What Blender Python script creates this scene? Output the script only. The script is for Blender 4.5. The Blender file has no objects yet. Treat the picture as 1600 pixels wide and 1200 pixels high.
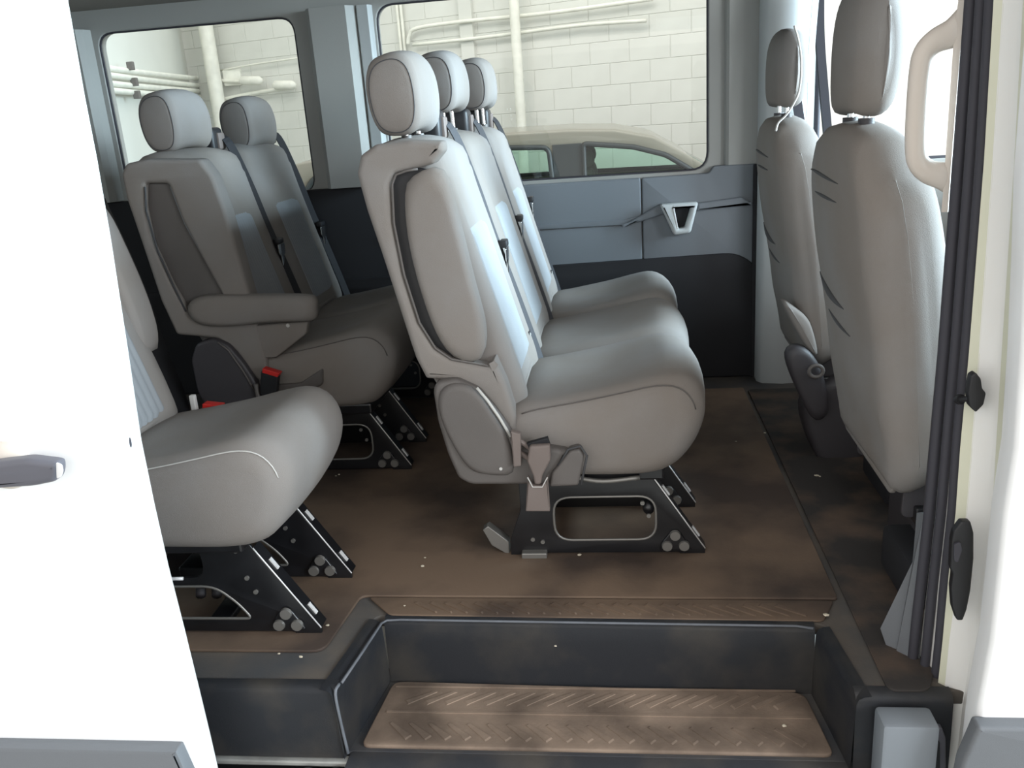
import bpy, bmesh, math, random
from mathutils import Vector, Matrix
random.seed(7)
S = bpy.context.scene
COL = S.collection
# ------------------------------------------------------------------ camera
F = 1350.0; HCAM = 1.1
def nrm(v): return v.normalized()
Yc = nrm(Vector((155, -437, F)))
Dn = Vector((.072, 1, 0)); Dn.z = -(Dn.x*Yc.x + Dn.y*Yc.y)/Yc.z; Dn = nrm(Dn)
Xc = Dn.cross(Yc)
Rw = Matrix((Xc, Yc, -Dn))                       # world = Rw @ (right, down, forward)
cam_d = bpy.data.cameras.new('camera'); cam = bpy.data.objects.new('camera', cam_d); COL.objects.link(cam)
right, down, fwd = Rw.col[0], Rw.col[1], Rw.col[2]
M = Matrix.Identity(4)
for i in range(3):
    M[i][0] = right[i]; M[i][1] = -down[i]; M[i][2] = -fwd[i]
M[2][3] = HCAM
cam.matrix_world = M
cam_d.sensor_width = 36; cam_d.lens = F/1600*36; cam_d.clip_start = .02
S.camera = cam
def at(px, py, Y):                                # where a sight line meets the upright plane at depth Y
    r = Rw @ Vector(((px-800)/F, (py-600)/F, 1)); r = r*(Y/r.y); return Vector((r.x, r.y, HCAM+r.z))
# ------------------------------------------------------------------ light
w = bpy.data.worlds.new('daylight'); S.world = w; w.use_nodes = True
w.node_tree.nodes['Background'].inputs[0].default_value = (1.0, .985, .965, 1)
w.node_tree.nodes['Background'].inputs[1].default_value = 1.25
def area(name, loc, target, sx, sy, power, col, spread=180):
    l = bpy.data.lights.new(name, 'AREA'); l.shape = 'RECTANGLE'; l.size = sx; l.size_y = sy; l.energy = power; l.color = col; l.spread = math.radians(spread)
    o = bpy.data.objects.new(name, l); COL.objects.link(o); o.location = loc
    o.rotation_euler = (Vector(target)-Vector(loc)).to_track_quat('-Z', 'Y').to_euler(); return o
area('front_daylight', (6.2, 2.6, 2.3), (-.3, 2.5, .7), 3.6, 2.6, 500, (.66, .87, 1), 80)
area('side_daylight', (5.2, -1.9, 2.0), (-.7, 1.75, .2), 2.6, 1.8, 120, (.86, .94, 1), 110)
area('entrance_daylight', (-.6, -5.0, 3.2), (-.6, 2, .4), 6, 3, 60, (1, .95, .9))
area('wall_fill_light', (-1.0, 6.0, 4.3), (-1.2, 9.4, 1.2), 6, .5, 90, (1, .985, .93))  # added fill, no lamp stands here; brightens the block wall outside
S.view_settings.view_transform = 'Standard'; S.view_settings.look = 'None'
S.view_settings.exposure = 0.0; S.view_settings.gamma = 1; S.view_settings.use_curve_mapping = False
# ------------------------------------------------------------------ materials
def lin(c): return tuple((x/255/12.92 if x/255 <= .04045 else ((x/255+.055)/1.055)**2.4) for x in c)
def mat(name, c, rough=.6, metal=0, var=0, vscale=6, c2=None, bump=0, bscale=200, spec=.5, coat=0, detail=4, ramp=(.35, .65), stretch=None):
    m = bpy.data.materials.new(name); m.use_nodes = True; nt = m.node_tree; b = nt.nodes['Principled BSDF']
    col = lin(c); b.inputs['Roughness'].default_value = rough; b.inputs['Metallic'].default_value = metal
    b.inputs['Specular IOR Level'].default_value = spec; b.inputs['Coat Weight'].default_value = coat
    tc = nt.nodes.new('ShaderNodeTexCoord'); src = tc.outputs['Object']
    if stretch:
        mp = nt.nodes.new('ShaderNodeMapping'); mp.inputs['Scale'].default_value = stretch
        nt.links.new(src, mp.inputs[0]); src = mp.outputs[0]
    if c2 or var:
        n = nt.nodes.new('ShaderNodeTexNoise'); n.inputs['Scale'].default_value = vscale; n.inputs['Detail'].default_value = detail
        nt.links.new(src, n.inputs['Vector'])
        r = nt.nodes.new('ShaderNodeValToRGB'); r.color_ramp.elements[0].position = ramp[0]; r.color_ramp.elements[1].position = ramp[1]
        k = lin(c2) if c2 else tuple(x*(1-var) for x in col)
        r.color_ramp.elements[0].color = (*col, 1); r.color_ramp.elements[1].color = (*k, 1)
        nt.links.new(n.outputs['Fac'], r.inputs[0]); nt.links.new(r.outputs[0], b.inputs['Base Color'])
    else:
        b.inputs['Base Color'].default_value = (*col, 1)
    if bump:
        n2 = nt.nodes.new('ShaderNodeTexNoise'); n2.inputs['Scale'].default_value = bscale; n2.inputs['Detail'].default_value = 3
        nt.links.new(src, n2.inputs['Vector'])
        bp = nt.nodes.new('ShaderNodeBump'); bp.inputs['Strength'].default_value = bump; bp.inputs['Distance'].default_value = .002
        nt.links.new(n2.outputs['Fac'], bp.inputs['Height']); nt.links.new(bp.outputs[0], b.inputs['Normal'])
    return m
fabric = mat('grey_seat_fabric', (134, 130, 127), .9, c2=(129, 122, 116), vscale=4, bump=.35, bscale=700, spec=.2)
insert = mat('pale_ribbed_fabric', (146, 149, 152), .9, var=.06, vscale=12, bump=.3, bscale=900, spec=.2)
seat_plastic = mat('grey_seat_plastic', (96, 91, 88), .55, var=.08, vscale=8, bump=.15, bscale=500)
dark_plastic = mat('charcoal_seat_plastic', (62, 59, 62), .5, bump=.15, bscale=500)
seam_m = mat('seam_thread', (70, 70, 72), .9)
pale_seam = mat('pale_seam_thread', (196, 194, 190), .9)
black_metal = mat('black_painted_steel', (26, 26, 29), .32, spec=.6, var=.3, vscale=20)
worn_edge = mat('worn_steel_edge', (225, 225, 225), .35, metal=.15)
chrome = mat('chrome', (225, 225, 225), .15, metal=1)
bolt_m = mat('dull_bolt_steel', (138, 136, 132), .45, metal=.6)
black_pl = mat('black_plastic', (28, 28, 31), .5)
belt_m = mat('belt_webbing', (58, 58, 62), .75, bump=.3, bscale=600)
belt_dark = mat('dark_belt_webbing', (34, 34, 38), .75, bump=.3, bscale=600)
belt_tan = mat('taupe_buckle_plastic', (112, 101, 96), .6)
red_m = mat('red_button', (200, 45, 40), .4)
mat_brown = mat('dirty_brown_vinyl', (112, 93, 77), .75, c2=(66, 54, 47), vscale=2.4, bump=.3, bscale=120, detail=9, ramp=(.42, .60))
rubber = mat('dusty_black_rubber', (62, 63, 65), .8, c2=(90, 82, 74), vscale=5, bump=.3, bscale=160, detail=7)
cab_rubber = mat('dusty_cab_floor', (50, 46, 44), .8, c2=(98, 80, 66), vscale=6, bump=.3, bscale=120, detail=8, ramp=(.45, .72))
well_m = mat('blue_grey_step_plastic', (58, 60, 65), .5, c2=(86, 82, 78), vscale=7, bump=.15, bscale=300, detail=9, ramp=(.45, .7))
well_edge = mat('scuffed_step_edge', (105, 109, 116), .55, var=.3, vscale=14)
tread_m = mat('brown_step_tread', (146, 127, 111), .8, c2=(98, 84, 73), vscale=7, bump=.3, bscale=160, detail=7)
trim_g = mat('grey_wall_trim', (118, 124, 130), .6, bump=.15, bscale=500)
trim_up = mat('upper_wall_trim', (168, 168, 164), .65, bump=.15, bscale=500)
trim_lt = mat('pillar_trim_light', (186, 190, 190), .6)
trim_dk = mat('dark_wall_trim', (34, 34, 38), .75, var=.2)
headliner = mat('headliner_fabric', (135, 134, 130), .95, bump=.3, bscale=500)
white_paint = mat('white_body_paint', (246, 246, 246), .3, coat=.4)
jamb_paint = mat('white_jamb_paint', (236, 234, 230), .35, coat=.3)
jamb_shade = mat('shaded_jamb_paint', (212, 211, 190), .4, coat=.2)  # yellowish shading on the white jamb, put into the colour
seal_m = mat('door_seal_rubber', (58, 57, 64), .7)
cladding = mat('grey_body_cladding', (104, 107, 111), .6, bump=.2, bscale=600)
handle_g = mat('grey_door_handle', (92, 92, 100), .45)
cream = mat('cream_plastic', (206, 196, 186), .5)
alu = mat('scuffed_sill_metal', (172, 172, 168), .45, metal=.3, var=.3, vscale=15)
block_m = mat('white_painted_block', (214, 215, 209), .8, var=.07, vscale=3, bump=.4, bscale=60)
mortar_m = mat('painted_mortar', (208, 209, 203), .85)
gwall_m = mat('white_painted_plaster', (216, 218, 212), .8, var=.05, vscale=2, bump=.3, bscale=30)
pipe_m = mat('white_painted_pipe', (232, 232, 222), .5, var=.12, vscale=10)
concrete = mat('garage_concrete', (170, 168, 162), .8, var=.2, vscale=1.5)
car_paint = mat('champagne_car_paint', (122, 117, 104), .35, metal=.2, coat=.5)
car_trim = mat('car_black_trim', (38, 42, 42), .5)
car_int = mat('car_interior', (96, 96, 88), .8)
crumb_m = mat('pale_crumb', (205, 195, 175), .9)
def glass(name, tint, gl=.08):
    m = bpy.data.materials.new(name); m.use_nodes = True; nt = m.node_tree
    for n in list(nt.nodes):
        if n.type == 'BSDF_PRINCIPLED': nt.nodes.remove(n)
    out = [n for n in nt.nodes if n.type == 'OUTPUT_MATERIAL'][0]
    t = nt.nodes.new('ShaderNodeBsdfTransparent'); t.inputs[0].default_value = (*tint, 1)
    g = nt.nodes.new('ShaderNodeBsdfGlossy'); g.inputs['Roughness'].default_value = .02
    fr = nt.nodes.new('ShaderNodeFresnel'); fr.inputs[0].default_value = 1.35
    mx = nt.nodes.new('ShaderNodeMixShader')
    nt.links.new(fr.outputs[0], mx.inputs[0]); nt.links.new(t.outputs[0], mx.inputs[1]); nt.links.new(g.outputs[0], mx.inputs[2])
    nt.links.new(mx.outputs[0], out.inputs['Surface']); return m
van_glass = glass('van_glass', (.99, 1, .99))
car_glass = glass('green_car_glass', (.88, .97, .94))
# ------------------------------------------------------------------ mesh helpers
ORG = {}
def mk(name, bm_or, m, parent=None, smooth=False, auto=None, label=None, kind=None):
    if isinstance(bm_or, bmesh.types.BMesh):
        me = bpy.data.meshes.new(name); bm_or.normal_update(); bm_or.to_mesh(me); bm_or.free()
    else: me = bm_or; me.name = name
    o = bpy.data.objects.new(name, me); COL.objects.link(o)
    me.materials.clear(); me.materials.append(m)
    org = ORG.get(parent.name, Vector((0, 0, 0))) if parent else Vector((0, 0, 0))
    if parent:
        me.transform(Matrix.Translation(-org)); o.parent = parent
    ORG[o.name] = org.copy()
    if smooth: me.polygons.foreach_set('use_smooth', [True]*len(me.polygons))
    if auto is not None:
        me.polygons.foreach_set('use_smooth', [True]*len(me.polygons)); me.set_sharp_from_angle(angle=math.radians(auto))
    if label: o['label'] = label
    if kind: o['kind'] = kind
    return o
def thing(name, label, cat, loc, group=None):
    o = bpy.data.objects.new(name, None); COL.objects.link(o); o.location = loc; o.empty_display_size = .05
    o['label'] = label; o['category'] = cat
    if group: o['group'] = group
    ORG[o.name] = Vector(loc); return o
def tag(o, label, cat, group=None):
    o['label'] = label; o['category'] = cat
    if group: o['group'] = group
    return o
def struct(name, bm, m, parent=None, **k): return mk(name, bm, m, parent, kind=None if parent else 'structure', **k)
def recentre(o):                                    # put a lone mesh's origin at its base
    me = o.data; xs = [v.co for v in me.vertices]
    c = Vector((sum(v.x for v in xs)/len(xs), sum(v.y for v in xs)/len(xs), min(v.z for v in xs)))
    me.transform(Matrix.Translation(-c)); o.location = c; ORG[o.name] = c; return o
def box(x0, x1, y0, y1, z0, z1, bev=0, seg=2, bm=None):
    bm = bm or bmesh.new()
    r = bmesh.ops.create_cube(bm, size=1)
    for v in r['verts']: v.co = Vector(((x0+x1)/2+v.co.x*(x1-x0), (y0+y1)/2+v.co.y*(y1-y0), (z0+z1)/2+v.co.z*(z1-z0)))
    if bev: bmesh.ops.bevel(bm, geom=list({e for v in r['verts'] for e in v.link_edges}), offset=bev, segments=seg, affect='EDGES', profile=.5)
    return bm
def rounded(pts, r, n=4):                            # round the corners of a polygon
    out = []; N = len(pts)
    for i in range(N):
        p0, p, p1 = Vector(pts[i-1]), Vector(pts[i]), Vector(pts[(i+1) % N])
        rr = r[i] if isinstance(r, (list, tuple)) else r
        a = min(rr, (p0-p).length*.45); b = min(rr, (p1-p).length*.45)
        A = p+(p0-p).normalized()*a; B = p+(p1-p).normalized()*b
        if rr <= 0: out.append(tuple(p)); continue
        for k in range(n+1):
            t = k/n; out.append(tuple(A*(1-t)**2+p*2*t*(1-t)+B*t*t))
    return out
def plate(polys, a, b, plane='XZ', bev=.002, res=2):
    """solid plate between a and b from closed 2D outlines (first outer, others holes)."""
    cu = bpy.data.curves.new('c', 'CURVE'); cu.dimensions = '2D'; cu.fill_mode = 'BOTH'
    for pl in polys:
        sp = cu.splines.new('POLY'); sp.points.add(len(pl)-1)
        for i, p in enumerate(pl): sp.points[i].co = (p[0], p[1], 0, 1)
        sp.use_cyclic_u = True
    h = abs(b-a)/2; bev = min(bev, h*.95)
    cu.extrude = h-bev; cu.bevel_depth = bev; cu.bevel_resolution = res; cu.offset = -bev
    o = bpy.data.objects.new('c', cu); dg = bpy.context.evaluated_depsgraph_get()
    me = bpy.data.meshes.new_from_object(o)
    bpy.data.objects.remove(o); bpy.data.curves.remove(cu)
    c = (a+b)/2
    for v in me.vertices:
        x, y, z = v.co
        v.co = {'XZ': (x, c-z, y), 'XY': (x, y, c+z), 'YZ': (c+z, x, y)}[plane]
    bm = bmesh.new(); bm.from_mesh(me); bpy.data.meshes.remove(me)
    bmesh.ops.remove_doubles(bm, verts=bm.verts, dist=1e-5)
    bmesh.ops.recalc_face_normals(bm, faces=bm.faces); return bm
def smooth_loop(pts, n):                             # closed Catmull-Rom, evenly spaced
    N = len(pts); P = [Vector(p) for p in pts]; raw = []
    for i in range(N):
        p0, p1, p2, p3 = P[i-1], P[i], P[(i+1) % N], P[(i+2) % N]
        for k in range(10):
            t = k/10; raw.append(.5*((2*p1)+(p2-p0)*t+(2*p0-5*p1+4*p2-p3)*t*t+(3*p1-p0-3*p2+p3)*t**3))
    L = [0]
    for i in range(len(raw)): L.append(L[-1]+(raw[(i+1) % len(raw)]-raw[i]).length)
    out = []; j = 0
    for k in range(n):
        s = L[-1]*k/n
        while L[j+1] < s: j += 1
        t = (s-L[j])/max(1e-9, L[j+1]-L[j]); out.append(raw[j].lerp(raw[(j+1) % len(raw)], t))
    return out
def inset(loop, d):
    N = len(loop); area_ = sum(loop[i].x*loop[(i+1) % N].y-loop[(i+1) % N].x*loop[i].y for i in range(N))
    s = 1 if area_ > 0 else -1; out = []
    for i in range(N):
        t = (loop[(i+1) % N]-loop[i-1]).normalized(); out.append(loop[i]+Vector((-t.y, t.x))*d*s)
    return out
def slices(pts, y0, y1, r, n=56, mid=4, k=6):
    lp = smooth_loop(pts, n); c = sum(lp, Vector((0, 0)))/n
    rings = [lp]; cur = lp; STEP = 2
    for i in range(1, k+1):
        dd = r*(math.cos(math.pi/2*(i-1)/k)-math.cos(math.pi/2*i/k))/STEP
        for _ in range(STEP):
            cur = inset(cur, dd)
            for __ in range(1 if r < .03 else 2): cur = [cur[j]*.5+(cur[j-1]+cur[(j+1) % n])*.25 for j in range(n)]
        rings.append(cur)
    def end(sign, y):
        L = [(y+sign*(r-r*math.sin(math.pi/2*i/k)), rings[i]) for i in range(k+1)]
        base = L[-1][1]; cc = sum(base, Vector((0, 0)))/n
        for f in (.8, .55, .3, .1): L.append((y-sign*r*.15*(1-f*f), [cc+(p-cc)*f for p in base]))
        return L
    A = end(1, y0)[::-1]; B = end(-1, y1)
    for i in range(1, mid): A.append((y0+r+(y1-y0-2*r)*i/mid, lp))
    return A+B
def loaf(pts, y0, y1, r, n=56, mid=4, k=6, deform=None):
    sl = slices(pts, y0, y1, r, n, mid, k); bm = bmesh.new(); R = []
    for y, lp in sl: R.append([bm.verts.new((p.x, y, p.y)) for p in lp])
    for a, b in zip(R, R[1:]):
        for i in range(n): bm.faces.new((a[i], a[(i+1) % n], b[(i+1) % n], b[i]))
    bm.faces.new(R[0]); bm.faces.new(R[-1][::-1])
    if deform:
        for v in bm.verts: v.co = Vector(deform(*v.co))
    bmesh.ops.recalc_face_normals(bm, faces=bm.faces); return bm
def tube(pts, r, n=8, closed=False, bm=None):
    bm = bm or bmesh.new(); P = [Vector(p) for p in pts]; R = []; N = len(P)
    up = None
    for i in range(N):
        if closed: t = (P[(i+1) % N]-P[i-1]).normalized()
        else: t = (P[min(i+1, N-1)]-P[max(i-1, 0)]).normalized()
        if up is None: up = Vector((0, 0, 1)) if abs(t.z) < .9 else Vector((1, 0, 0))
        u = (up-t*up.dot(t)).normalized(); v = t.cross(u); up = u
        rr = r[i] if isinstance(r, (list, tuple)) else r
        R.append([bm.verts.new(P[i]+(u*math.cos(2*math.pi*k/n)+v*math.sin(2*math.pi*k/n))*rr) for k in range(n)])
    prs = list(zip(R, R[1:]))+([(R[-1], R[0])] if closed else [])
    for a, b in prs:
        for k in range(n): bm.faces.new((a[k], a[(k+1) % n], b[(k+1) % n], b[k]))
    if not closed: bm.faces.new(R[0][::-1]); bm.faces.new(R[-1])
    bmesh.ops.recalc_face_normals(bm, faces=bm.faces); return bm
def spline(pts, n=6):                                # open Catmull-Rom
    P = [Vector(p) for p in pts]; P = [P[0]*2-P[1]]+P+[P[-1]*2-P[-2]]; out = []
    for i in range(1, len(P)-2):
        for k in range(n):
            t = k/n; p0, p1, p2, p3 = P[i-1:i+3]
            out.append(.5*((2*p1)+(p2-p0)*t+(2*p0-5*p1+4*p2-p3)*t*t+(3*p1-p0-3*p2+p3)*t**3))
    out.append(P[-2]); return out
def ribbon(pts, side, width, th):
    bm = bmesh.new(); P = [Vector(p) for p in pts]; R = []; side = Vector(side).normalized()
    for i in range(len(P)):
        t = (P[min(i+1, len(P)-1)]-P[max(i-1, 0)]).normalized(); s = (side-t*side.dot(t)).normalized(); nn = t.cross(s)
        R.append([bm.verts.new(P[i]+s*a*width/2+nn*b*th/2) for a, b in ((-1, -1), (1, -1), (1, 1), (-1, 1))])
    for a, b in zip(R, R[1:]):
        for k in range(4): bm.faces.new((a[k], a[(k+1) % 4], b[(k+1) % 4], b[k]))
    bm.faces.new(R[0][::-1]); bm.faces.new(R[-1]); bmesh.ops.recalc_face_normals(bm, faces=bm.faces); return bm
def cyl(p0, p1, r, n=14, r2=None, bm=None): return tube([p0, p1], [r, r if r2 is None else r2], n, bm=bm)
def loft(sections, bm=None, cap=True):               # rows of points, each the same length (open strips, closed loops)
    bm = bm or bmesh.new(); R = [[bm.verts.new(p) for p in s] for s in sections]
    for a, b in zip(R, R[1:]):
        for k in range(len(a)): bm.faces.new((a[k], a[(k+1) % len(a)], b[(k+1) % len(a)], b[k]))
    if cap: bm.faces.new(R[0][::-1]); bm.faces.new(R[-1])
    bmesh.ops.recalc_face_normals(bm, faces=bm.faces); return bm
def rrect(x0, x1, z0, z1, r, n=5): return rounded([(x0, z0), (x1, z0), (x1, z1), (x0, z1)], r, n)
# ================================================================== THE VAN SHELL (setting)
FL = [(-2.6, 1.462), (-.622, 1.462), (-.584, 1.712), (.420, 1.686), (.446, 1.458), (1.75, 1.458), (1.75, 3.60), (-2.6, 3.60)]
fl = struct('floor', plate([rounded(FL, [0, .012, .02, .03, .03, 0, 0, 0], 4)], -.03, 0, 'XY', .003, 1), rubber, auto=40)
# step well: riser walls and tread, a moulded tub set into the floor
sw = struct('floor_step', box(-.66, .47, 1.45, 1.74, -.20, -.163, .004), well_m)
def riser(p0, p1, name, m=well_m):
    a = Vector((*p0, 0)); b = Vector((*p1, 0)); d = (b-a).normalized(); nn = Vector((-d.y, d.x, 0))*.012
    secs = []
    for z, o in ((-.165, .000), (-.15, .001), (-.05, .004), (-.012, .006), (-.002, .010), (0.003, .022), (0.004, .034)):
        secs.append((z, o))
    bm = bmesh.new(); rows = []
    for z, o in secs:
        off = nn.normalized()*o
        rows.append([bm.verts.new(a+off+Vector((0, 0, z))), bm.verts.new(b+off+Vector((0, 0, z)))])
    for r0, r1 in zip(rows, rows[1:]): bm.faces.new((r0[0], r0[1], r1[1], r1[0]))
    r = bmesh.ops.solidify(bm, geom=bm.faces[:], thickness=.003)
    return mk(name, bm, m, fl, auto=50)
riser((-.560, 1.683), (.398, 1.658), 'back_riser')
riser((-.597, 1.43), (-.560, 1.687), 'left_riser')
riser((.394, 1.662), (.418, 1.43), 'right_riser')
riser((-2.55, 1.434), (-.597, 1.434), 'front_riser'); riser((.424, 1.432), (.60, 1.432), 'front_riser')
mk('worn_riser_edge', tube(spline([(-.590, 1.437, -.155), (-.5955, 1.437, -.08), (-.598, 1.437, -.008), (-.5935, 1.455, 0.003)], 4), .0035, 6), well_edge, fl, smooth=True, label='scuffed pale edge of step')
mk('worn_riser_edge', tube([(-.590, 1.46, 0.002), (-.575, 1.57, .002), (-.562, 1.675, 0.002), (-.552, 1.688, .002), (-.52, 1.689, .003), (.36, 1.668, .003), (.393, 1.66, .002)], .003, 6), well_edge, fl, smooth=True, label='scuffed pale edge of step')
# tread plate of the step
tp = mk('step_tread', plate([rounded([(-.570, 1.462), (-.552, 1.668), (-.535, 1.678), (.365, 1.655), (.380, 1.64), (.397, 1.462)], .02)], -.165, -.155, 'XY', .004), tread_m, fl, auto=40, label='brown dirt covered tread of the step')
def ridge(bm, x, y, dx, dy, wd, z, h):
    a = Vector((x, y, 0)); b = Vector((x+dx, y+dy, 0)); d = (b-a).normalized(); s = Vector((-d.y, d.x, 0))*wd/2
    lo = [a-s, b-s*.4, b+s*.4, a+s]; v0 = [bm.verts.new(p+Vector((0, 0, z))) for p in lo]
    c = (a+b)/2; v1 = [bm.verts.new(c+(p-c)*.86+Vector((0, 0, z+h))) for p in lo]
    for i in range(4): bm.faces.new((v0[i], v0[(i+1) % 4], v1[(i+1) % 4], v1[i]))
    bm.faces.new(v1)
bm = bmesh.new()
for i in range(19):
    x = -.505+i*.045; ridge(bm, x, 1.598, .068, .044, .016, -.156, .003)
for i in range(20):
    x = -.47+i*.043; ridge(bm, x, 1.485, -.055, .05, .018, -.156, .003)
box(-.54, .375, 1.566, 1.572, -.156, -.153, bm=bm); box(-.54, .36, 1.655, 1.659, -.156, -.153, bm=bm)
bmesh.ops.recalc_face_normals(bm, faces=bm.faces)
mk('tread_ridges', bm, tread_m, fl, kind='stuff')
# ribbed strip along the top of the step
bm = plate([rounded([(-.55, 1.706), (.42, 1.684), (.46, 1.765), (-.62, 1.782)], .012)], .001, .006, 'XY', .002)
mk('lip_strip', bm, mat_brown, fl, auto=40)
bm = bmesh.new()
for i in range(24): ridge(bm, -.50+i*.036, 1.758-.0006*i, .062, -.046, .013, .0055, .0035)
bmesh.ops.recalc_face_normals(bm, faces=bm.faces); mk('lip_ridges', bm, mat_brown, fl, kind='stuff')
# floor mats
mk('rear_mat', plate([rounded([(-2.5, 1.567), (-.662, 1.562), (-.640, 1.787), (.470, 1.770), (.478, 3.30), (-2.5, 3.30)], [.02, .03, .02, .01, .01, .01])], .001, .008, 'XY', .002), mat_brown, fl, auto=40, label='dirty brown vinyl floor mat under the seats')
mk('cab_mat', plate([rounded([(.486, 1.45), (.492, 3.28), (1.6, 3.28), (1.6, 1.62), (.62, 1.58), (.56, 1.45)], .02)], .001, .007, 'XY', .002), cab_rubber, fl, auto=40, label='dusty dark cab floor behind front seats')
mk('sill_corner_cover', box(.455, .555, 1.37, 1.43, -.24, -.012, .008), trim_g, fl, auto=40, label='grey plastic cover at foot of door pillar')
# sill rail under the step
sr = thing('sill_track', 'pale metal door track with rollers and bolts below the step', 'door track', (-.4, 1.43, -.27))
mk('rail', box(-1.5, .55, 1.424, 1.446, -.180, -.168, .003), alu, sr)
mk('lower_rail', box(-1.5, .55, 1.37, 1.41, -.225, -.205, .003), alu, sr)
mk('track_channel', box(-1.5, .55, 1.385, 1.45, -.27, -.20, .003), black_pl, sr)
for x in (-.672, -.612):
    mk('roller', cyl((x, 1.385, -.185), (x, 1.415, -.185), .013, 14), black_pl, sr, auto=40)
    mk('roller_bolt', cyl((x, 1.378, -.187), (x, 1.388, -.187), .006, 10), chrome, sr, auto=40)
mk('roller_arm', box(-.665, -.615, 1.384, 1.41, -.193, -.178, .003), cladding, sr)
for x in (-.86, -.80): mk('track_bracket', box(x, x+.02, 1.366, 1.40, -.215, -.19, .002), alu, sr)
mk('sill_lip', box(-.592, .44, 1.385, 1.462, -.20, -.1635, .006), well_m, fl, auto=40)
# front bulkhead and dashboard
struct('wall_front', box(1.75, 1.82, 1.40, 3.58, -.17, .80, .01), trim_dk)
da = thing('dashboard', 'dark dashboard ahead of the two front seats', 'dashboard', (1.6, 2.4, .3))
mk('dash_body', loaf([(1.42, .32), (1.44, .62), (1.50, .78), (1.62, .83), (1.76, .80), (1.76, .35)], 1.46, 3.44, .04, 40, 4, 4), dark_plastic, da, smooth=True)
mk('dash_vent', box(1.435, 1.46, 2.3, 2.6, .60, .68, .006), black_pl, da)
# far side wall with its two windows
YW = 3.50; KW = YW/3.30
def kz(z): return HCAM+(z-HCAM)*KW
def yw(x, z): return YW
def wr(a, b, c, d, r): return rrect(a*KW, b*KW, kz(c), kz(d), r, 6)
W1 = wr(-1.915, -1.145, .855, 1.487, .065)
W2 = wr(-.835, .345, .848, 1.500, .07)
W3 = wr(.72, 1.62, .84, 1.49, .05)
wall_outer = [(-2.6, 0), (1.75, 0), (1.75, 1.66), (-2.6, 1.66)]
wf = struct('wall_far', plate([wall_outer, W1, W2, W3], YW+.012, YW+.07, 'XZ', .008), trim_up, auto=30)
def frame_tube(poly, y, r, name, m, parent): return mk(name, tube([(p[0], y, p[1]) for p in poly], r, 6, closed=True), m, parent, smooth=True)
frame_tube(W1, YW+.022, .006, 'window_seal', seal_m, wf)
frame_tube(W2, YW+.022, .006, 'window_seal', seal_m, wf)
frame_tube(W3, YW+.022, .008, 'window_seal', seal_m, wf)
for i, (a, b, c, d) in enumerate(((-1.93, -1.13, .84, 1.50), (-.85, .36, .83, 1.515), (.70, 1.64, .82, 1.51)), 1):
    struct('window_%d' % i, box(a*KW, b*KW, YW+.034, YW+.038, kz(c), kz(d)), van_glass)
# belt-line trim panels
def trimplate(poly, y0, y1, m, name, r=.01, bev=.006, holes=(), label=None):
    poly = [(max(-2.58, x*KW), max(0, kz(z)) if z > .01 else 0) for x, z in poly]
    return mk(name, plate([rounded(poly, r, 4)]+list(holes), y0, y1, 'XZ', bev), m, wf, auto=35, label=label)
trimplate([(-.86, .50), (.098, .50), (.098, .835), (-.86, .835)], YW-.025, YW+.012, trim_g, 'lower_trim_panel', label='blue grey panel below the long window')
trimplate([(.102, .50), (.512, .47), (.512, .862), (.36, .862), (.345, .838), (.102, .835)], YW-.025, YW+.012, trim_g, 'lower_trim_panel', label='blue grey panel with a moulded pocket')
trimplate([(-.86, .665), (.05, .668), (.20, .735), (.14, .71), (.04, .690), (-.86, .685)], YW-.031, YW-.02, trim_g, 'crease_moulding', .004, .004)
trimplate([(-2.55, .30), (-.865, .30), (-.865, .866), (-2.55, .866)], YW-.02, YW+.012, trim_dk, 'rear_shaded_panel', label='wall panel behind the rear seats with shadow painted in')  # dark colour stands in for the shadow on this stretch of wall
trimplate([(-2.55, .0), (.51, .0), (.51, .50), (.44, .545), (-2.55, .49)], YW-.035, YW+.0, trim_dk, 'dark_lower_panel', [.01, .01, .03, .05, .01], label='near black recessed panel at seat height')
trimplate([(.50, .0), (.515, .0), (.515, .86), (.50, .86)], YW-.04, YW, trim_dk, 'panel_edge', .003, .002)
# moulded grab pocket
pk = [at(1030, 318, YW-.03), at(1090, 314, YW-.03), at(1078, 362, YW-.03), at(1052, 366, YW-.03)]
pk = [(p.x, p.z) for p in pk]
pin = [at(1052, 322, YW), at(1078, 320, YW), at(1068, 352, YW), at(1058, 354, YW)]; pin = [(p.x, p.z) for p in pin]
mk('pocket_surround', plate([rounded(pk, .012), rounded(pin, .006)], YW-.075, YW-.02, 'XZ', .012, 3), trim_lt, wf, auto=40, label='v shaped moulded pocket in the wall panel')
mk('pocket_liner', plate([rounded(pin, .004)], YW-.035, YW-.022, 'XZ', .002), trim_dk, wf)
mk('pocket_edge', tube([(pin[0][0]-.004, YW-.075, pin[0][1]), (pin[3][0]-.003, YW-.072, pin[3][1])], .003, 6), worn_edge, wf)
mk('pocket_shelf', plate([rounded([(x*KW, kz(z)) for x, z in [(.02, .665), (.17, .74), (.21, .742), (.19, .705), (.10, .68)]], .006)], YW-.045, YW-.02, 'XZ', .008), trim_g, wf, auto=40)
mk('pocket_shelf', plate([rounded([(x*KW, kz(z)) for x, z in [(.30, .735), (.46, .748), (.50, .72), (.30, .705)]], .006)], YW-.04, YW-.02, 'XZ', .008), trim_g, wf, auto=40)
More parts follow.
